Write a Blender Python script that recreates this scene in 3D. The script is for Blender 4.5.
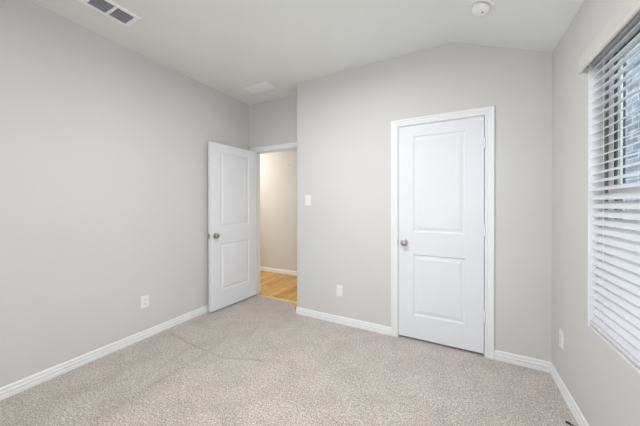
import bpy, bmesh, math, random
from mathutils import Vector, Matrix
random.seed(4)
for o in list(bpy.data.objects): bpy.data.objects.remove(o)
SC = bpy.context.scene
COL = SC.collection

# ------------------------------------------------------------------ camera
cam_d = bpy.data.cameras.new('camera'); cam = bpy.data.objects.new('camera', cam_d); COL.objects.link(cam)
cam_d.sensor_width = 36; cam_d.lens = 260.563 / 640 * 36; cam_d.shift_y = -6.949 / 640
cam_d.clip_start = .02; cam_d.clip_end = 200
r = Vector((0.88365804, 0.46813175, -0.00106219)); u = Vector((-0.0010245, 0.00420286, 0.99999064)); f = Vector((-0.46813183, 0.88364869, -0.0041935))
M = Matrix((r, u, -f)).transposed().to_4x4(); M.translation = Vector((0, 0, 1.28066))
cam.matrix_world = M
SC.camera = cam

# ------------------------------------------------------------------ light and exposure
SC.view_settings.view_transform = 'Standard'; SC.view_settings.look = 'None'
SC.view_settings.gamma = 1; SC.view_settings.use_curve_mapping = False
SC.view_settings.exposure = 0.07
W = bpy.data.worlds.new('sky'); SC.world = W; W.use_nodes = True
bg = W.node_tree.nodes['Background']; bg.inputs[0].default_value = (.92, .96, 1, 1); bg.inputs[1].default_value = 3.3

def area(name, loc, target, sx, sy, power, col):
    l = bpy.data.lights.new(name, 'AREA'); l.shape = 'RECTANGLE'; l.size = sx; l.size_y = sy
    l.energy = power; l.color = col
    o = bpy.data.objects.new(name, l); COL.objects.link(o); o.location = loc
    o.rotation_euler = (Vector(target) - Vector(loc)).to_track_quat('-Z', 'Y').to_euler()
    return o
sd = bpy.data.lights.new('soft_daylight', 'SUN'); sd.energy = 2; sd.angle = math.radians(75); sd.color = (.96, .98, 1)
so = bpy.data.objects.new('soft_daylight', sd); COL.objects.link(so); so.location = (2, 1, 8)
so.rotation_euler = Vector((-.55, .12, -1)).to_track_quat('-Z', 'Y').to_euler()
rl = area('room_fill', (.3, -1.0, 1.3), (-2.2, 2.4, 1.05), .8, 1.2, 20.5, (.975, .985, 1)); rl.data.spread = math.radians(120)  # added soft fill behind the camera, not a lamp of the room
r2 = area('room_fill_left', (-2.2, -.2, 1.5), (.6, 1.7, 1.3), .8, 1.2, 4.6, (.94, .965, 1)); r2.data.spread = math.radians(100)  # added fill from the left, brightens the slats and window wall
area('window_daylight', (1.75, .75, 1.9), (.63, 1.5, 1.35), 1.4, 1.6, 9, (.92, .955, 1))
area('ceiling_fill', (-.85, 1.12, 2.60), (-.85, 1.12, 0), .5, .5, 28, (.97, .985, 1))  # added unseen fill under the ceiling, brightens the middle of the room
area('hall_light', (-4.1, 3.42, 2.3), (-3.2, 3.5, .6), .9, .9, 26, (1, .94, .85))

# ------------------------------------------------------------------ materials
def lin(c):
    return tuple(((x/255/12.92) if x/255 <= .04045 else ((x/255+.055)/1.055)**2.4) for x in c) + (1,)
def mat(name, rgb, rough=.5, metal=0, spec=.5):
    m = bpy.data.materials.new(name); m.use_nodes = True
    b = m.node_tree.nodes['Principled BSDF']
    b.inputs['Base Color'].default_value = lin(rgb); b.inputs['Roughness'].default_value = rough
    b.inputs['Metallic'].default_value = metal; b.inputs['Specular IOR Level'].default_value = spec
    return m
def nodes(m): return m.node_tree.nodes, m.node_tree.links, m.node_tree.nodes['Principled BSDF']
def bump(m, scale, strength, dist=.001, detail=2):
    N, L, b = nodes(m)
    tc = N.new('ShaderNodeTexCoord'); n = N.new('ShaderNodeTexNoise'); n.inputs['Scale'].default_value = scale; n.inputs['Detail'].default_value = detail
    bp = N.new('ShaderNodeBump'); bp.inputs['Strength'].default_value = strength; bp.inputs['Distance'].default_value = dist
    L.new(tc.outputs['Object'], n.inputs['Vector']); L.new(n.outputs['Fac'], bp.inputs['Height']); L.new(bp.outputs['Normal'], b.inputs['Normal'])
    return m
def vary(m, scale, c1, c2, detail=3):
    N, L, b = nodes(m)
    tc = N.new('ShaderNodeTexCoord'); n = N.new('ShaderNodeTexNoise'); n.inputs['Scale'].default_value = scale; n.inputs['Detail'].default_value = detail
    rp = N.new('ShaderNodeValToRGB'); rp.color_ramp.elements[0].position = .35; rp.color_ramp.elements[1].position = .65
    rp.color_ramp.elements[0].color = lin(c1); rp.color_ramp.elements[1].color = lin(c2)
    L.new(tc.outputs['Object'], n.inputs['Vector']); L.new(n.outputs['Fac'], rp.inputs['Fac']); L.new(rp.outputs['Color'], b.inputs['Base Color'])
    return m

M_WALL = bump(vary(mat('wall paint', (213, 212, 210), .9, 0, .1), 1.5, (212, 211, 209), (215, 214, 212)), 220, .12)
M_CEIL = bump(vary(mat('ceiling paint', (238, 240, 237), .9, 0, .15), 1.5, (237, 239, 236), (240, 242, 239)), 160, .15)
M_TRIM = vary(mat('trim paint', (236, 237, 238), .38, 0, .4), 3, (235, 236, 237), (238, 239, 240))
M_DOOR = bump(vary(mat('door paint', (230, 232, 236), .5, 0, .25), 2, (229, 231, 235), (232, 234, 238)), 300, .04, .0006)
M_PLATE = vary(mat('cover plate plastic', (238, 238, 234), .35), 9, (237, 237, 233), (240, 240, 237))
M_GRILLE = vary(mat('white enamelled steel', (252, 252, 252), .4), 9, (251, 251, 251), (254, 254, 254))
M_DARKSLOT = vary(mat('dark slot', (96, 96, 96), .8), 30, (90, 90, 90), (102, 102, 102))
M_LOUVER = vary(mat('grey damper steel', (150, 152, 158), .5, .1), 20, (142, 144, 150), (158, 160, 165))
M_DUCT = vary(mat('duct interior', (46, 47, 51), .8), 20, (40, 41, 44), (54, 55, 60))
M_NICKEL = vary(mat('satin nickel', (178, 172, 160), .28, 1), 60, (172, 166, 154), (184, 178, 168))
M_BLIND = vary(mat('white faux wood', (248, 248, 251), .4), 5, (246, 246, 250), (250, 250, 253))
_n, _l, _b = nodes(M_BLIND)
_t = _n.new('ShaderNodeBsdfTranslucent'); _t.inputs[0].default_value = (.9, .91, .96, 1); _m = _n.new('ShaderNodeMixShader'); _m.inputs[0].default_value = .25
_l.new(_b.outputs[0], _m.inputs[1]); _l.new(_t.outputs[0], _m.inputs[2]); _l.new(_m.outputs[0], _n['Material Output'].inputs[0])
M_VAL = vary(mat('blind valance', (214, 213, 208), .5), 5, (212, 211, 206), (216, 215, 210))
M_VINYL = vary(mat('window vinyl', (228, 228, 222), .4), 5, (226, 226, 220), (231, 231, 226))
M_TRACK = vary(mat('weather strip', (128, 134, 130), .7), 25, (120, 126, 122), (136, 142, 138))
M_SCREEN = vary(mat('dark screen frame', (52, 60, 76), .5, .2), 15, (48, 55, 70), (57, 66, 82))
M_CORD = vary(mat('blind cord', (232, 232, 230), .8), 40, (228, 228, 226), (236, 236, 234))
M_BLACK = vary(mat('black rubber', (22, 22, 22), .55), 60, (18, 18, 18), (27, 27, 27))
M_SMOKE = vary(mat('detector plastic', (248, 248, 248), .45), 12, (247, 247, 247), (250, 250, 250))
M_HALL = bump(vary(mat('hall wall paint', (217, 215, 211), .85, 0, .2), 1.5, (216, 214, 210), (219, 217, 213)), 220, .12)

# window glass: thin pane, clear with a faint reflection
M_GLASS = bpy.data.materials.new('window glass'); M_GLASS.use_nodes = True
N = M_GLASS.node_tree.nodes; L = M_GLASS.node_tree.links; N.remove(N['Principled BSDF'])
t_ = N.new('ShaderNodeBsdfTransparent'); t_.inputs[0].default_value = (.93, .97, .98, 1)
g_ = N.new('ShaderNodeBsdfGlossy'); g_.inputs['Roughness'].default_value = .02
mx = N.new('ShaderNodeMixShader'); mx.inputs[0].default_value = .04; L.new(t_.outputs[0], mx.inputs[1]); L.new(g_.outputs[0], mx.inputs[2])
L.new(mx.outputs[0], N['Material Output'].inputs[0])

# carpet: looped pile with pressed seams
M_CARPET = mat('beige carpet', (190, 178, 169), 1, 0, .05)
N, L, b = nodes(M_CARPET)
tc = N.new('ShaderNodeTexCoord')
def noise(scale, detail=2, dist=0):
    n = N.new('ShaderNodeTexNoise'); n.inputs['Scale'].default_value = scale; n.inputs['Detail'].default_value = detail; n.inputs['Distortion'].default_value = dist
    L.new(tc.outputs['Object'], n.inputs['Vector']); return n
def ramp(src, p0, c0, p1, c1):
    rp = N.new('ShaderNodeValToRGB'); rp.color_ramp.elements[0].position = p0; rp.color_ramp.elements[1].position = p1
    rp.color_ramp.elements[0].color = c0; rp.color_ramp.elements[1].color = c1; L.new(src, rp.inputs['Fac']); return rp
def mul(a, c, fac=1.0):
    m_ = N.new('ShaderNodeMix'); m_.data_type = 'RGBA'; m_.blend_type = 'MULTIPLY'; m_.inputs[0].default_value = fac
    L.new(a, m_.inputs[6]); L.new(c, m_.inputs[7]); return m_.outputs[2]
def math_(op, a, bb=None, v=0.0, clamp=False):
    m_ = N.new('ShaderNodeMath'); m_.operation = op; m_.use_clamp = clamp
    if isinstance(a, float): m_.inputs[0].default_value = a
    else: L.new(a, m_.inputs[0])
    if bb is None: m_.inputs[1].default_value = v
    else: L.new(bb, m_.inputs[1])
    return m_.outputs[0]
fine = ramp(noise(120, 6, .3).outputs['Fac'], .33, lin((152, 141, 133)), .68, lin((243, 235, 229)))
midn = ramp(noise(42, 3).outputs['Fac'], .3, (.84, .835, .83, 1), .7, (1.06, 1.06, 1.06, 1))
larg = ramp(noise(5.0, 4, .5).outputs['Fac'], .34, (.90, .90, .895, 1), .60, (1.03, 1.03, 1.03, 1))
c_ = mul(fine.outputs[0], midn.outputs[0]); c_ = mul(c_, larg.outputs[0])
sep = N.new('ShaderNodeSeparateXYZ'); L.new(tc.outputs['Object'], sep.inputs[0])
wob = noise(2.5, 2).outputs['Fac']
def seamline(d, half, lo, hi, other, wv=.03):
    a = math_('ADD', d, math_('MULTIPLY', math_('SUBTRACT', wob, v=.5), v=wv))
    a = math_('SUBTRACT', 1.0, math_('DIVIDE', math_('ABSOLUTE', a), v=half), clamp=True)
    w1 = math_('MULTIPLY', math_('SUBTRACT', sep.outputs[other], v=lo), v=4, clamp=True)
    w2 = math_('MULTIPLY', math_('SUBTRACT', math_('MULTIPLY', sep.outputs[other], v=-1), v=-hi), v=4, clamp=True)
    return math_('MULTIPLY', a, math_('MULTIPLY', w1, w2))
# first crease: level from the left wall, then bending away from the wall behind the viewer
up = math_('MAXIMUM', math_('SUBTRACT', sep.outputs['X'], v=-1.74), v=0.0)
dn = math_('MAXIMUM', math_('SUBTRACT', math_('MULTIPLY', sep.outputs['X'], v=-1), v=2.1), v=0.0)
d1_ = math_('SUBTRACT', math_('SUBTRACT', math_('SUBTRACT', sep.outputs['Y'], v=1.552), math_('MULTIPLY', up, v=.36)), math_('MULTIPLY', dn, v=.11))
s1 = seamline(d1_, .020, -2.64, -1.2, 'X')
bend = math_('MAXIMUM', math_('SUBTRACT', sep.outputs['Y'], v=1.56), v=0.0)
d2_ = math_('ADD', math_('SUBTRACT', sep.outputs['X'], v=-1.925), math_('MULTIPLY', bend, v=.3))
s2 = seamline(d2_, .045, .7, 2.0, 'Y')
d3_ = math_('ADD', math_('SUBTRACT', sep.outputs['X'], v=-2.27), math_('MULTIPLY', sep.outputs['Y'], v=.02))
s3 = seamline(d3_, .09, .5, 1.62, 'Y')
ss = math_('MAXIMUM', s1, math_('MAXIMUM', math_('MULTIPLY', s2, v=.6), math_('MULTIPLY', s3, v=.3)))
sr = ramp(ss, 0, (1, 1, 1, 1), 1, (.80, .79, .78, 1))
c_ = mul(c_, sr.outputs[0])
L.new(c_, b.inputs['Base Color'])
b.inputs['Sheen Weight'].default_value = .4; b.inputs['Sheen Roughness'].default_value = .45; b.inputs['Sheen Tint'].default_value = (1, .98, .95, 1)
hb = N.new('ShaderNodeBump'); hb.inputs['Strength'].default_value = .7; hb.inputs['Distance'].default_value = .006
L.new(noise(170, 4).outputs['Fac'], hb.inputs['Height']); L.new(hb.outputs['Normal'], b.inputs['Normal'])

# wood planks running along Y
M_WOOD = mat('oak plank floor', (200, 150, 90), .42, 0, .35)
N, L, b = nodes(M_WOOD)
tc = N.new('ShaderNodeTexCoord'); mp = N.new('ShaderNodeMapping'); mp.inputs['Rotation'].default_value = (0, 0, math.pi/2)
L.new(tc.outputs['Object'], mp.inputs['Vector'])
br = N.new('ShaderNodeTexBrick'); br.inputs['Scale'].default_value = 1; br.inputs['Brick Width'].default_value = 1.1; br.inputs['Row Height'].default_value = .12
br.inputs['Mortar Size'].default_value = .002; br.inputs['Color1'].default_value = lin((226, 184, 116)); br.inputs['Color2'].default_value = lin((196, 150, 82)); br.inputs['Mortar'].default_value = lin((128, 94, 52)); br.offset = .37
L.new(mp.outputs[0], br.inputs['Vector'])
mp2 = N.new('ShaderNodeMapping'); mp2.inputs['Scale'].default_value = (22, 1.6, 1); L.new(tc.outputs['Object'], mp2.inputs['Vector'])
gn = N.new('ShaderNodeTexNoise'); gn.inputs['Scale'].default_value = 2; gn.inputs['Detail'].default_value = 5; L.new(mp2.outputs[0], gn.inputs['Vector'])
gr = ramp(gn.outputs['Fac'], .35, (.74, .70, .64, 1), .65, (1.08, 1.08, 1.05, 1))
L.new(mul(br.outputs['Color'], gr.outputs[0]), b.inputs['Base Color'])

# slate blue brick of the house next door
M_BRICK = mat('grey blue brick', (120, 128, 140), .85)
N, L, b = nodes(M_BRICK)
tc = N.new('ShaderNodeTexCoord'); mp = N.new('ShaderNodeMapping'); mp.inputs['Rotation'].default_value = (math.pi/2, 0, math.pi/2)
sx = N.new('ShaderNodeSeparateXYZ'); cx = N.new('ShaderNodeCombineXYZ'); L.new(tc.outputs['Object'], sx.inputs[0]); L.new(sx.outputs['Y'], cx.inputs['X']); L.new(sx.outputs['Z'], cx.inputs['Y'])
br = N.new('ShaderNodeTexBrick'); br.inputs['Scale'].default_value = 1; br.inputs['Brick Width'].default_value = .42; br.inputs['Row Height'].default_value = .15; br.inputs['Mortar Size'].default_value = .014
br.inputs['Color1'].default_value = lin((74, 80, 92)); br.inputs['Color2'].default_value = lin((122, 126, 134)); br.inputs['Mortar'].default_value = lin((142, 146, 152))
L.new(cx.outputs[0], br.inputs['Vector'])
nn = N.new('ShaderNodeTexNoise'); nn.inputs['Scale'].default_value = 5; nn.inputs['Detail'].default_value = 4; L.new(tc.outputs['Object'], nn.inputs['Vector'])
nr = ramp(nn.outputs['Fac'], .35, (.6, .63, .68, 1), .65, (1.15, 1.15, 1.15, 1))
L.new(mul(br.outputs['Color'], nr.outputs[0]), b.inputs['Base Color'])
M_GRASS = vary(mat('side yard grass', (96, 118, 70), .95), 12, (78, 98, 56), (118, 138, 84))

# ------------------------------------------------------------------ helpers
def obj(name, bm, m, parent=None, smooth=False):
    bmesh.ops.recalc_face_normals(bm, faces=bm.faces)
    me = bpy.data.meshes.new(name); bm.to_mesh(me); bm.free()
    me.materials.append(m)
    if smooth:
        for p in me.polygons: p.use_smooth = True
        try: me.set_sharp_from_angle(angle=math.radians(38))
        except Exception: pass
    o = bpy.data.objects.new(name, me); COL.objects.link(o)
    if parent: o.parent = parent
    return o
def tag(o, label=None, cat=None, group=None, kind=None):
    if label: o['label'] = label
    if cat: o['category'] = cat
    if group: o['group'] = group
    if kind: o['kind'] = kind
    return o
def empty(name, loc, rz=0, **k):
    o = bpy.data.objects.new(name, None); COL.objects.link(o); o.location = loc; o.rotation_euler = (0, 0, rz); o.empty_display_size = .05
    return tag(o, **k)
def box(bm, x0, x1, y0, y1, z0, z1, bev=0, seg=2):
    vs = [bm.verts.new((x, y, z)) for x in (x0, x1) for y in (y0, y1) for z in (z0, z1)]
    F = [bm.faces.new([vs[i] for i in q]) for q in ((0, 1, 3, 2), (4, 6, 7, 5), (0, 4, 5, 1), (2, 3, 7, 6), (0, 2, 6, 4), (1, 5, 7, 3))]
    if bev:
        es = {e for f_ in F for e in f_.edges}
        bmesh.ops.bevel(bm, geom=list(es), offset=bev, segments=seg, affect='EDGES', profile=.5)
    return bm
def BX(*a, **k): return box(bmesh.new(), *a, **k)
def prism(bm, poly, axis, a, b_):
    """extrude a 2D polygon along an axis; poly in the two other coordinates in order"""
    def P(p, t):
        if axis == 'x': return (t, p[0], p[1])
        if axis == 'y': return (p[0], t, p[1])
        return (p[0], p[1], t)
    A = [bm.verts.new(P(p, a)) for p in poly]; B = [bm.verts.new(P(p, b_)) for p in poly]
    bm.faces.new(A); bm.faces.new(B[::-1])
    n = len(poly)
    for i in range(n): bm.faces.new((A[i], A[(i+1) % n], B[(i+1) % n], B[i]))
    return bm
def lathe(bm, prof, center, axis='z', n=32, sign=1):
    """prof: list of (radius, height along axis)"""
    rings = []
    cx_, cy_, cz_ = center
    for (r_, h_) in prof:
        ring = []
        for k in range(n):
            a = 2*math.pi*k/n; p, q = r_*math.cos(a), r_*math.sin(a); h = h_*sign
            v = {'z': (p, q, h), 'y': (p, h, q), 'x': (h, p, q)}[axis]
            ring.append(bm.verts.new((cx_+v[0], cy_+v[1], cz_+v[2])))
        rings.append(ring)
    for A, B in zip(rings, rings[1:]):
        for k in range(n): bm.faces.new((A[k], A[(k+1) % n], B[(k+1) % n], B[k]))
    bm.faces.new(rings[0]); bm.faces.new(rings[-1][::-1])
    return bm
def tube(bm, pts, rad, n=8):
    pts = [Vector(p) for p in pts]; rings = []
    for i, p in enumerate(pts):
        d = (pts[min(i+1, len(pts)-1)] - pts[max(i-1, 0)]).normalized()
        a = d.orthogonal().normalized(); b2 = d.cross(a)
        if rings:
            pa = last; a = (pa - d*pa.dot(d)).normalized(); b2 = d.cross(a)
        last = a
        rings.append([bm.verts.new(p + rad*(math.cos(2*math.pi*k/n)*a + math.sin(2*math.pi*k/n)*b2)) for k in range(n)])
    for A, B in zip(rings, rings[1:]):
        for k in range(n): bm.faces.new((A[k], A[(k+1) % n], B[(k+1) % n], B[k]))
    bm.faces.new(rings[0][::-1]); bm.faces.new(rings[-1])
    return bm

XL, XR, YB, YR, XS = -2.6676, .6329, 2.5869, 2.8448, -1.6855
ZC = 2.7163; XK = -.04; SL = .41          # flat ceiling height, crease position, slope towards the window wall
YBK = -1.6                                 # wall behind the camera
TH = .115
def zc(x): return ZC if x <= XK else ZC - SL*(x-XK)
WY0, WY1, WZ0, WZ1 = 1.045, 1.961, .615, 2.085   # window opening
CD0, CD1, CDZ = -.5125, .1985, 2.031             # closet door opening (between jamb faces)
HD0, HD1, HDZ = -2.560, -1.790, 2.028            # hall door opening

def struct(name, bm, m, label, cat, parent=None, smooth=False):
    return tag(obj(name, bm, m, parent, smooth), label, cat, kind='structure')

# ------------------------------------------------------------------ room shell
bm = bmesh.new()
prism(bm, [(XL-TH, YBK-TH), (XR+.2, YBK-TH), (XR+.2, YB+.9), (XS, YB+.9), (XS, 2.560), (-1.700, 2.590), (-1.735, 2.640), (-1.785, 2.700), (-1.850, 2.765), (-1.92, 2.815), (-1.99, 2.852), (-2.55, 2.858), (XL-TH, 2.858)], 'z', -.05, 0)
struct('floor', bm, M_CARPET, 'beige cut pile carpet covering the bedroom floor', 'carpet')
bm = bmesh.new()
bm = BX(-5.2, XS-.001, 2.40, 4.1, -.06, -.004)
struct('floor_hall', bm, M_WOOD, 'light oak plank floor seen through the open doorway', 'floor')
# threshold strip between carpet and planks
bm = bmesh.new(); prism(bm, [(2.850, -.004), (2.850, .003), (2.858, .007), (2.880, .007), (2.892, .003), (2.892, -.004)], 'x', HD0, HD1)
M_STRIP = vary(mat('pale wood strip', (226, 196, 150), .5), 20, (220, 188, 140), (232, 204, 160))
struct('trim_3', bm, M_STRIP, 'narrow wood threshold strip where the carpet meets the planks', 'threshold')

bm = bmesh.new()
prism(bm, [(XL-TH, YBK-TH), (XL, YBK-TH), (XL, YR+.001), (XL-TH, YR+.001)], 'z', -.05, ZC+.05)
struct('wall_left', bm, M_WALL, 'long pale grey wall on the left side with an outlet', 'wall')

# wall with the closet door
bm = bmesh.new()
R2 = XR+.1
prism(bm, [(XS, -.05), (CD0-.018, -.05), (CD0-.018, CDZ+.018), (CD1+.018, CDZ+.018), (CD1+.018, -.05), (R2, -.05), (R2, zc(R2)+.02), (XK, ZC+.02), (XS, ZC+.02)], 'y', YB, YB+TH)
es = [e for e in bm.edges if all(abs(v.co.x-XS) < 1e-4 and abs(v.co.y-YB) < 1e-4 for v in e.verts)]
bmesh.ops.bevel(bm, geom=es, offset=.018, segments=5, affect='EDGES', profile=.5)
struct('wall_back', bm, M_WALL, 'pale grey far wall holding the closed closet door', 'wall', smooth=True)
bm = BX(XS, XS+TH, YB+TH, YR+TH, -.05, ZC+.02)
struct('wall_partition', bm, M_WALL, 'short return of wall beside the doorway recess', 'wall')
bm = bmesh.new()
prism(bm, [(XL-TH, -.05), (HD0-.018, -.05), (HD0-.018, HDZ+.018), (HD1+.018, HDZ+.018), (HD1+.018, -.05), (XS, -.05), (XS, ZC+.02), (XL-TH, ZC+.02)], 'y', YR, YR+TH)
struct('wall_recess', bm, M_WALL, 'recessed strip of wall above and around the open doorway', 'wall')
# window wall
bm = bmesh.new()
bm2 = bm
ztop = zc(XR)+.03; WT = TH
box(bm, XR, XR+WT, YBK-TH, WY0, -.05, ztop); box(bm, XR, XR+WT, WY1, YB+TH, -.05, ztop)
box(bm, XR, XR+WT, WY0, WY1, -.05, WZ0); box(bm, XR, XR+WT, WY0, WY1, WZ1, ztop)
struct('wall_right', bm, M_WALL, 'pale grey wall on the right with the window', 'wall')
bm = BX(XL-TH, XR+WT, YBK-TH, YBK, -.05, ZC+.05)
struct('wall_front', bm, M_WALL, 'plain grey wall behind the viewpoint', 'wall')
# ceiling
bm = bmesh.new()
cp = [(XL-TH, ZC)] + [(XK-.10, ZC), (XK-.05, ZC-.002), (XK, ZC-.008), (XK+.05, ZC-SL*.05-.002), (XK+.10, zc(XK+.10))] + [(XR+WT, zc(XR+WT)), (XR+WT, ZC+.12), (XL-TH, ZC+.12)]
prism(bm, cp, 'y', YBK-TH, YB+.001)
struct('ceiling', bm, M_CEIL, 'flat white ceiling sloping down towards the window wall', 'ceiling', smooth=True)
bm = BX(XL-TH, XS+.001, YB, YR+.01, ZC, ZC+.12)
struct('ceiling_recess', bm, M_CEIL, 'white ceiling over the doorway recess', 'ceiling')
# closet interior (dark behind the closed door)
bm = bmesh.new()
box(bm, -1.3, .80, YB+.75, YB+.80, -.05, 2.2); box(bm, -1.35, -1.3, YB+TH, YB+.80, -.05, 2.2); box(bm, XR+.1, XR+.15, YB+TH, YB+.80, -.05, 2.2); box(bm, -1.35, .80, YB+TH, YB+.80, 2.2, 2.25)
struct('wall_closet', bm, M_WALL, 'walls of the closet behind the closed door', 'wall')
# hall
HY = 3.95
struct('wall_hall', BX(-5.2, XS+TH, HY, HY+.1, -.06, ZC+.05), M_HALL, 'warm beige hallway wall seen through the doorway', 'wall')
struct('wall_hall_side', BX(XS, XS+TH, YR+TH, HY, -.06, ZC+.05), M_HALL, 'side wall closing the hallway on the right', 'wall')
struct('wall_hall_end', BX(-5.3, -5.2, YR, HY+.1, -.06, ZC+.05), M_HALL, 'far end wall of the hallway', 'wall')
struct('wall_hall_near', BX(-5.3, XL-TH, YR, YR+TH, -.06, ZC+.05), M_HALL, 'hallway wall on the bedroom side', 'wall')
struct('ceiling_hall', BX(-5.3, XS+TH, YR+TH, HY+.1, ZC, ZC+.1), M_CEIL, 'hallway ceiling beyond the doorway', 'ceiling')

# ------------------------------------------------------------------ baseboards and casings
BB = [(0, 0), (.0160, 0), (.0160, .021), (.0095, .025), (.0095, .029), (.0140, .032), (.0140, .045), (.0090, .050), (.0090, .054), (.0105, .058), (.0095, .069), (.004, .0765), (0, .077)]
def sweep(pts, prof):
    """plan polyline; the profile grows to the left of travel, mitred at the corners"""
    bm = bmesh.new(); pts = [Vector(p) for p in pts]; cols = []
    for i, p in enumerate(pts):
        ns = []
        if i > 0: d = (p-pts[i-1]).normalized(); ns.append(Vector((-d.y, d.x)))
        if i < len(pts)-1: d = (pts[i+1]-p).normalized(); ns.append(Vector((-d.y, d.x)))
        m_ = ns[0] if len(ns) == 1 else (ns[0]+ns[1]) / (1+ns[0].dot(ns[1]))
        cols.append([bm.verts.new((p.x+m_.x*a, p.y+m_.y*a, z)) for a, z in prof])
    for A, B in zip(cols, cols[1:]):
        for k in range(len(prof)): bm.faces.new((A[k], A[(k+1) % len(prof)], B[(k+1) % len(prof)], B[k]))
    bm.faces.new(cols[0]); bm.faces.new(cols[-1][::-1])
    return bm
CW = .060; RV = .006
def bb(name, pts, label, m=M_TRIM): struct(name, sweep(pts, BB), m, label, 'baseboard')
bb('baseboard_left', [(XL, YR-.001), (XL, YBK)], 'white baseboard along the left wall')
bb('baseboard_back', [(CD0-RV-CW, YB), (XS+.012, YB), (XS, YB+.012), (XS, YR)], 'white baseboard left of the closet door, turning into the recess')
bb('baseboard_corner', [(XR, YB), (CD1+RV+CW, YB)], 'short white baseboard right of the closet door')
bb('baseboard_right', [(XR, YBK), (XR, YB)], 'white baseboard along the window wall')
bb('baseboard_hall', [(XS, HY), (-5.2, HY)], 'white baseboard at the foot of the hallway wall')
CAS = [(0, 0), (0, .0085), (.003, .0105), (.012, .0110), (.016, .0080), (.020, .0085), (.026, .0120), (.038, .0125), (.044, .0165), (.050, .0185), (.057, .0185), (.060, .0165), (.060, 0)]
def casing(name, x0, x1, zt, y, label, sgn=-1):
    bm = bmesh.new(); x0 -= RV; x1 += RV; zt += RV
    rows = []
    for s, t in CAS:
        yy = y + sgn*t
        rows.append([bm.verts.new(q) for q in ((x0-s, yy, 0), (x0-s, yy, zt+s), (x1+s, yy, zt+s), (x1+s, yy, 0))])
    for A, B in zip(rows, rows[1:]):
        for k in range(3): bm.faces.new((A[k], A[k+1], B[k+1], B[k]))
    for k in range(3): bm.faces.new((rows[0][k], rows[0][k+1], rows[-1][k+1], rows[-1][k]))
    bm.faces.new([r_[0] for r_ in rows]); bm.faces.new([r_[3] for r_ in rows])
    struct(name, bm, M_TRIM, label, 'door casing')
casing('trim_1', CD0, CD1, CDZ, YB, 'white moulded casing framing the closet door')
casing('trim_2', HD0, HD1, HDZ, YR, 'white moulded casing framing the open doorway')
def jambs(name, x0, x1, zt, y0, y1, stop, label):
    bm = bmesh.new()
    for a, c in ((x0-.018, x0), (x1, x1+.018)): box(bm, a, c, y0, y1, 0, zt)
    box(bm, x0-.018, x1+.018, y0, y1, zt, zt+.018)
    box(bm, x0, x0+.011, stop, stop+.034, 0, zt); box(bm, x1-.011, x1, stop, stop+.034, 0, zt); box(bm, x0, x1, stop, stop+.034, zt-.011, zt)
    struct(name, bm, M_TRIM, label, 'door jamb')
jambs('trim_4', CD0, CD1, CDZ, YB, YB+TH, YB+.040, 'white jamb lining the closet door opening')
jambs('trim_5', HD0, HD1, HDZ, YR, YR+TH, YR+.040, 'white jamb lining the open doorway')

# ------------------------------------------------------------------ doors
def door_mesh(w, h, t, px0, px1, spans):
    """slab with two moulded panels on both faces; local x 0..w, y 0..t, z 0..h"""
    bm = bmesh.new()
    xs = [0, px0, px1, w]; zs = [0, spans[0][0], spans[0][1], spans[1][0], spans[1][1], h]
    PR = [(0, 0), (.003, .0015), (.011, .0085), (.017, .0095), (.026, .0085), (.046, .0025), (.050, .002)]
    for side in (0, 1):
        y = 0 if side == 0 else t; s = 1 if side == 0 else -1
        V = {(i, j): bm.verts.new((xs[i], y, zs[j])) for i in range(4) for j in range(6)}
        for i in range(3):
            for j in range(5):
                if i == 1 and j in (1, 3):
                    prev = [V[(1, j)], V[(2, j)], V[(2, j+1)], V[(1, j+1)]]
                    for ins, dep in PR[1:]:
                        cur = [bm.verts.new(q) for q in ((px0+ins, y+s*dep, zs[j]+ins), (px1-ins, y+s*dep, zs[j]+ins), (px1-ins, y+s*dep, zs[j+1]-ins), (px0+ins, y+s*dep, zs[j+1]-ins))]
                        for k in range(4): bm.faces.new((prev[k], prev[(k+1) % 4], cur[(k+1) % 4], cur[k]))
                        prev = cur
                    bm.faces.new(prev)
                else: bm.faces.new((V[(i, j)], V[(i+1, j)], V[(i+1, j+1)], V[(i, j+1)]))
        if side == 0: V0 = V
    def strip(A, B):
        for k in range(len(A)-1): bm.faces.new((A[k], A[k+1], B[k+1], B[k]))
    strip([V0[(i, 0)] for i in range(4)], [V[(i, 0)] for i in range(4)]); strip([V0[(i, 5)] for i in range(4)], [V[(i, 5)] for i in range(4)])
    strip([V0[(0, j)] for j in range(6)], [V[(0, j)] for j in range(6)]); strip([V0[(3, j)] for j in range(6)], [V[(3, j)] for j in range(6)])
    return bm
def knob(parent, x, y, z, sgn, reach=.058):
    k = reach/.058
    bm = bmesh.new()
    lathe(bm, [(.032, 0), (.032, .004), (.028, .008), (.013, .010), (.0115, .014*k), (.0115, .026*k), (.016, .030*k), (.0235, .035*k), (.0275, .043*k), (.0262, .050*k), (.021, .055*k), (.010, .058*k)], (x, y, z), 'y', 32, sgn)
    o = obj('door_knob', bm, M_NICKEL, parent, True); o['label'] = 'round satin nickel door knob'
    kb = bmesh.new(); lathe(kb, [(.0065, .0575*k), (.0065, .0592*k), (.004, .060*k)], (x, y, z), 'y', 16, sgn); obj('lock_button', kb, M_NICKEL, o, True)
    return o
SP = [(.215, .792), (1.000, 1.907)]
def hinges(parent, x, y, zs, sx):
    for z in zs:
        bm = bmesh.new(); lathe(bm, [(.003, -.050), (.0078, -.047), (.0078, .047), (.003, .050)], (x, y, z), 'z', 14)
        box(bm, x, x+.0015 if sx > 0 else x+.0015, y, y+.03, z-.044, z+.044)
        o = obj('hinge', bm, M_TRIM, parent, True); o['label'] = 'white painted hinge'
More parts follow.
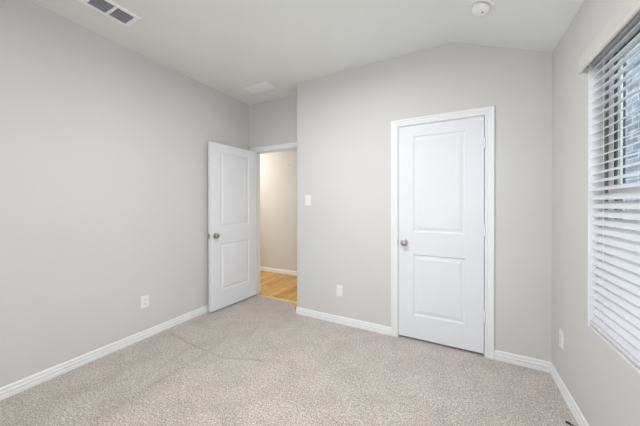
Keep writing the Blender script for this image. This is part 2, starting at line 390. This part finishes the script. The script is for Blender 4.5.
# closet door, closed
cw = CD1-CD0-.008
d2 = tag(obj('door_2', door_mesh(cw, 2.0055, .035, .133, cw-.133, SP), M_DOOR), 'closed white two panel closet door with knob on its left', 'door', kind='structure')
d2.location = (CD0+.003, YB+.0015, .0225)
knob(d2, .055, 0, .895, -1)
hinges(d2, cw+.0025, -.0065, [1.78, 1.045, .315], 1)
bm = BX(-.0085, -.0030, -.0030, -.0005, .868, .920); o = obj('strike_plate', bm, M_NICKEL, d2); o['label'] = 'nickel strike plate at the door edge'
# hall door, open against the left wall
F0 = Vector((-2.513, 2.835)); F1 = Vector((-2.566, 2.095))     # visible face: hinge end, free end
dv = (F0-F1); ww = dv.length
d1 = tag(obj('door_1', door_mesh(ww, 2.008, .035, .140, ww-.140, SP), M_DOOR), 'open white two panel door swung back near the left wall', 'door', kind='structure')
d1.location = (F1.x, F1.y, .0195); d1.rotation_euler = (0, 0, math.atan2(dv.y, dv.x))
knob(d1, .062, 0, .895, -1); knob(d1, .062, .035, .895, 1, .040)
bm = BX(-.001, .0008, .005, .030, .867, .923); lathe(bm, [(.009, 0), (.009, .008), (.006, .010)], (0, .0175, .895), 'x', 16, -1)
o = obj('latch', bm, M_NICKEL, d1, True); o['label'] = 'nickel latch on the door edge'
hinges(d1, ww+.003, .038, [1.78, 1.045, .315], 1)

# ------------------------------------------------------------------ window
win = empty('window_1', (XR, 0, 0), label='white vinyl double hung window behind the blind', cat='window', kind='structure')
def wob_(name, bm, m, parent=win, smooth=False):
    o = obj(name, bm, m, parent, smooth); o.matrix_parent_inverse = Matrix.Translation((-XR, 0, 0)); return o
def rect_frame(x0, x1, y0, y1, z0, z1, w, wb=None, wt=None, bev=.002):
    wb = wb or w; wt = wt or w; bm = bmesh.new()
    box(bm, x0, x1, y0, y0+w, z0, z1, bev=bev); box(bm, x0, x1, y1-w, y1, z0, z1, bev=bev)
    box(bm, x0, x1, y0+w, y1-w, z0, z0+wb, bev=bev); box(bm, x0, x1, y0+w, y1-w, z1-wt, z1, bev=bev)
    return bm
A, B = WY0, WY1
ZM = 1.345
def rf(x0, x1, ins, w, z0=WZ0, z1=WZ1, bev=.001, **k): return rect_frame(x0, x1, A+ins, B-ins, z0, z1, w, bev=bev, **k)
frm = wob_('window_frame', rf(.693, .7475, 0, .006), M_VINYL)
wob_('weather_strip', rf(.697, .700, .012, .024, WZ0+.006, WZ1-.006, bev=0), M_TRACK)
lb = bmesh.new()
for y in (A+.036, B-.081): box(lb, .700, .704, y, y+.045, ZM, WZ1-.02, bev=.001)
wob_('jamb_liner', lb, M_VINYL)
wob_('inner_track', rf(.7085, .711, .028, .062, WZ0+.01, WZ1-.01, bev=0), M_TRACK)
ls = wob_('lower_sash', rf(.6985, .7075, .036, .045, WZ0+.015, ZM+.035, wb=.050, wt=.060), M_VINYL)
us = wob_('upper_sash', rf(.714, .723, .031, .082, ZM-.030, WZ1-.015, wb=.050, wt=.060), M_VINYL)
wob_('outer_stop', rf(.724, .731, .020, .092, WZ0+.01, ZM, wb=.05, wt=.02), M_VINYL)
for s_, x, z0, z1 in ((ls, .703, WZ0+.05, ZM-.015), (us, .7185, ZM+.014, WZ1-.05)):
    g = obj('glass_pane', BX(x-.0015, x+.0015, A+.07, B-.07, z0, z1), M_GLASS, s_)
wob_('screen_frame', rf(.735, .745, .008, .072, WZ0+.006, WZ1-.006, wb=.03, wt=.03), M_SCREEN)
lk = bmesh.new(); box(lk, .695, .7085, 1.46, 1.53, ZM+.035, ZM+.045, bev=.002)
wob_('sash_lock', lk, M_VINYL)
# white painted liner of the opening (sill)
lb = BX(XR+.0005, XR+.060, A, B, WZ0-.002, WZ0+.004); box(lb, XR+.0005, XR+.060, B-.003, B+.002, WZ0, WZ1); box(lb, XR+.0005, XR+.060, A-.002, A+.003, WZ0, WZ1)
struct('trim_6', lb, M_TRIM, 'white lining and sill inside the window recess', 'window sill')

# ------------------------------------------------------------------ blind
bl = empty('window_blind', (XR, (A+B)/2, WZ1), label='white two inch slatted blind hanging in the window', cat='blind')
PI_ = Matrix.Translation((-XR, -(A+B)/2, -WZ1))
def bobj(name, bm, m, smooth=False):
    o = obj(name, bm, m, bl, smooth); o.matrix_parent_inverse = PI_; return o
SX = XR+.032; SW = .0505; PITCH = .0437; Y0, Y1 = A+.008, B-.006
bobj('headrail', BX(XR+.006, XR+.056, A+.004, B-.004, WZ1-.045, WZ1-.001, bev=.002), M_BLIND)
bm = bmesh.new()
VY0, VY1, VX = A-.022, 1.988, XR-.036
vp = [(VX+.010, 2.018), (VX+.003, 2.018), (VX, 2.022), (VX+.001, 2.034), (VX+.004, 2.042), (VX+.004, 2.080), (VX+.001, 2.088), (VX, 2.098), (VX+.003, 2.102), (VX+.010, 2.102)]
prism(bm, [(a, z) for a, z in vp], 'y', VY0, VY1)
box(bm, VX+.010, XR-.0005, VY1-.010, VY1, 2.018, 2.102); box(bm, VX+.010, XR-.0005, VY0, VY0+.010, 2.018, 2.102)
bobj('valance', bm, M_VAL)
def slat(z, tilt):
    bm = bmesh.new(); n = 6; top = []; bot = []
    for i in range(n+1):
        s = (i/n-.5)*SW; cr = .0022*(1-(2*i/n-1)**2); th = .0013
        for lst, h in ((top, cr+th), (bot, cr-th)):
            # inner edge (s<0) hangs lower, outer edge higher
            x = SX + s*math.cos(tilt) - h*math.sin(tilt); zz = z + s*math.sin(tilt) + h*math.cos(tilt)
            lst.append((x, zz))
    prism(bm, top+bot[::-1], 'y', Y0, Y1)
    return bm
ZB = WZ0+.022
k = 0; z = ZB+.030; slat_z = []
while z < WZ1-.052:
    t = math.radians(25) + (math.radians(43)-math.radians(25))*min(1, max(0, (1.375-z)/.07))
    t += random.uniform(-.012, .012)
    bobj('slat', slat(z, t), M_BLIND, True); slat_z.append((z, t)); z += PITCH
bobj('bottom_rail', BX(SX-.025, SX+.025, Y0, Y1, ZB-.010, ZB+.008, bev=.004), M_BLIND)
for y in (B-.155, (A+B)/2, A+.155):
    for x in (SX-.0262, SX+.0262):
        bobj('ladder_cord', tube(bmesh.new(), [(x, y, ZB+.0), (x, y, WZ1-.04)], .0009, 6), M_CORD)
bobj('tilt_wand', tube(bmesh.new(), [(XR+.004, A+.10, WZ1-.05), (XR+.002, A+.10, 1.25)], .004, 8), M_CORD)

# ------------------------------------------------------------------ outlets and switch (local: plate in xz, facing -y)
def plate(t, w=.0725, h=.118, m=M_PLATE):
    bm = BX(-w/2, w/2, -.0055, 0, -h/2, h/2, bev=.0022, seg=3); obj('cover_plate', bm, m, t)
def outlet(name, loc, rz, label, style):
    t = empty(name, loc, rz, label=label, cat='electrical outlet', group='wall outlets')
    plate(t)
    def slots(p, cz, y):
        sb = bmesh.new(); box(sb, -.0085, -.0065, y-.0004, y+.0002, cz-.001, cz+.007); box(sb, .0065, .0083, y-.0004, y+.0002, cz, cz+.006)
        lathe(sb, [(.0026, 0), (.0026, .0005)], (0, y+.0001, cz-.007), 'y', 12, -1)
        obj('slots', sb, M_DARKSLOT, p)
    if style == 'duplex':
        for cz in (.0195, -.0195):
            rb = bmesh.new()
            pts = [(math.cos(a)*.0172, max(-.0135, min(.0135, math.sin(a)*.0172))+cz) for a in [2*math.pi*i/28 for i in range(28)]]
            prism(rb, pts, 'y', -.0085, -.005); rc = obj('receptacle', rb, M_PLATE, t); slots(rc, cz, -.0085)
        zs = (0,)
    else:
        rc = obj('receptacle', BX(-.0165, .0165, -.0078, -.005, -.0335, .0335, bev=.001), M_PLATE, t)
        slots(rc, .017, -.0078); slots(rc, -.019, -.0078); zs = (.048, -.048)
    for z in zs:
        obj('screw', lathe(bmesh.new(), [(.0032, 0), (.003, .0012)], (0, -.0053, z), 'y', 12, -1), M_PLATE, t, True)
    return t
outlet('wall_outlet', (XL, 1.425, .352), math.pi/2, 'white outlet plate low on the long left wall', 'duplex')
outlet('wall_outlet', (-1.130, YB, .355), 0, 'white outlet plate below the light switch on the far wall', 'decora')
outlet('wall_outlet', (XR, 2.358, .356), -math.pi/2, 'white outlet plate on the window wall near the corner', 'decora')
t = empty('light_switch', (-1.525, YB, 1.333), 0, label='white rocker light switch on the wall right of the doorway', cat='light switch')
plate(t)
bm = bmesh.new(); prism(bm, [(-.0058, -.0335), (-.0095, -.0335), (-.0068, 0), (-.0078, .0335), (-.0058, .0335)], 'x', -.0165, .0165)
obj('rocker', bm, M_PLATE, t)
obj('indicator', BX(-.006, .006, -.0096, -.0078, -.026, -.0225), M_LOUVER, t)
for z in (.048, -.048): obj('screw', lathe(bmesh.new(), [(.0032, 0), (.003, .0012)], (0, -.0053, z), 'y', 12, -1), M_PLATE, t, True)

# ------------------------------------------------------------------ ceiling registers
def ring_flat(bm, x0, x1, y0, y1, w, z0, z1):
    box(bm, x0, x1, y0, y0+w, z0, z1); box(bm, x0, x1, y1-w, y1, z0, z1); box(bm, x0, x0+w, y0+w, y1-w, z0, z1); box(bm, x1-w, x1, y0+w, y1-w, z0, z1)
# supply register with two dark cells
t = empty('air_vent', (-2.252, .981, ZC), 0, label='white ceiling register with two dark louvred cells, near the left wall', cat='vent')
bm = bmesh.new(); X0, X1, Yh = -.100, .100, .150
def bev_frame(bm, x0, x1, y0, y1, w, drop):
    O = [(x0, y0), (x1, y0), (x1, y1), (x0, y1)]; I = [(x0+w, y0+w), (x1-w, y0+w), (x1-w, y1-w), (x0+w, y1-w)]
    C = [(x0+.006, y0+.006), (x1-.006, y0+.006), (x1-.006, y1-.006), (x0+.006, y1-.006)]
    rows = [[bm.verts.new((a, c, z)) for a, c in P] for P, z in ((O, 0), (C, -drop), (I, -drop), (I, -.0))]
    for A_, B_ in zip(rows, rows[1:]):
        for k in range(4): bm.faces.new((A_[k], A_[(k+1) % 4], B_[(k+1) % 4], B_[k]))
bev_frame(bm, X0, X1, -Yh, Yh, .030, .007); box(bm, X0+.03, X1-.03, -.009, .009, -.007, -.001)
obj('frame', bm, M_GRILLE, t)
obj('duct_throat', BX(X0+.031, X1-.031, -Yh+.031, Yh-.031, -.0012, -.0004), M_DUCT, t)
for cy_ in (-1, 1):
    for i in range(5):
        xx = X0+.036+i*.0262
        bm = bmesh.new(); y0, y1 = (.010, Yh-.031) if cy_ > 0 else (-Yh+.031, -.010)
        prism(bm, [(xx+.0135, -.0016), (xx+.0142, -.0024), (xx+.001, -.0075), (xx, -.0068)], 'y', y0, y1)
        o = obj('louvre', bm, M_LOUVER, t)
# return grille, all white
t = empty('air_vent', (-2.150, 2.487, ZC), 0, label='all white slotted ceiling grille close to the doorway recess', cat='vent')
bm = bmesh.new(); bev_frame(bm, -.180, .180, -.095, .095, .024, .006); obj('frame', bm, M_GRILLE, t)
obj('backing', BX(-.157, .157, -.072, .072, -.0012, -.0004), M_DUCT, t)
for i in range(12):
    y0 = -.071+i*.0120
    bm = bmesh.new(); prism(bm, [(y0, -.0014), (y0+.001, -.0014), (y0+.0062, -.0058), (y0+.0052, -.0060)], 'x', -.157, .157)
    obj('louvre', bm, M_GRILLE, t)
obj('divider', BX(-.004, .004, -.072, .072, -.0065, -.001), M_GRILLE, t)

# ------------------------------------------------------------------ smoke detector on the sloping ceiling
sx_ = .146; t = empty('smoke_detector', (sx_, 2.09, zc(sx_)), 0, label='round white smoke detector on the sloping ceiling', cat='smoke detector')
t.rotation_euler = (0, math.atan(SL), 0)
obj('base', lathe(bmesh.new(), [(.070, 0), (.070, .008), (.067, .013), (.053, .0135)], (0, 0, 0), 'z', 48, -1), M_SMOKE, t, True)
obj('sensing_slot', lathe(bmesh.new(), [(.047, .010), (.047, .024)], (0, 0, 0), 'z', 48, -1), M_DARKSLOT, t, True)
obj('housing', lathe(bmesh.new(), [(.046, .0185), (.0545, .020), (.0545, .036), (.051, .045), (.042, .051), (.018, .0535), (.005, .054)], (0, 0, 0), 'z', 48, -1), M_SMOKE, t, True)
obj('test_button', lathe(bmesh.new(), [(.007, .050), (.007, .0545), (.005, .0555)], (.020, -.012, 0), 'z', 24, -1), M_LOUVER, t, True)

# ------------------------------------------------------------------ small things
t = empty('cable_stub', (.60, 2.005, 0), 0, label='short black coaxial cable end lying on carpet by the right baseboard', cat='cable')
def rel(ps): return [(x-.60, y-2.005, z) for x, y, z in ps]
obj('cord', tube(bmesh.new(), rel([(.6175, 1.990, .0035), (.608, 1.997, .004), (.592, 2.008, .0045), (.575, 2.016, .006)]), .0032, 10), M_BLACK, t, True)
o = obj('connector', tube(bmesh.new(), rel([(.580, 2.014, .006), (.572, 2.017, .0066), (.560, 2.022, .0075)]), .0058, 12), M_BLACK, t, True)
hk = bmesh.new(); tube(hk, [(0, 0, 0), (0, -.012, 0), (0, -.018, .004), (0, -.019, .010)], .0022, 8); lathe(hk, [(.007, 0), (.006, .003)], (0, 0, 0), 'y', 16, -1)
o = tag(obj('wall_hook', hk, M_NICKEL, None, True), 'tiny metal hook high on the beige hallway wall', 'hook'); o.location = (-2.734, HY, 2.01)

# ------------------------------------------------------------------ outside
struct('ground', BX(XR+WT, 9, -8, 20, -.35, -.25), M_GRASS, 'grass strip outside between the houses', 'ground')
hs = empty('neighbouring_house', (3.4, 6, -.25), 0, label='blue grey brick house seen through the window slats', cat='house')
obj('brick_wall', BX(0, .25, -9, 12, 0, 6.4), M_BRICK, hs)
wf = obj('window', rect_frame(-.03, .02, -6.2, -4.8, 1.3, 2.9, .07), M_VINYL, hs)
obj('pane', BX(-.012, -.004, -6.13, -4.87, 1.37, 2.83), M_SCREEN, wf)
obj('eave', BX(-.45, .3, -9, 12, 6.4, 6.6), M_VINYL, hs)
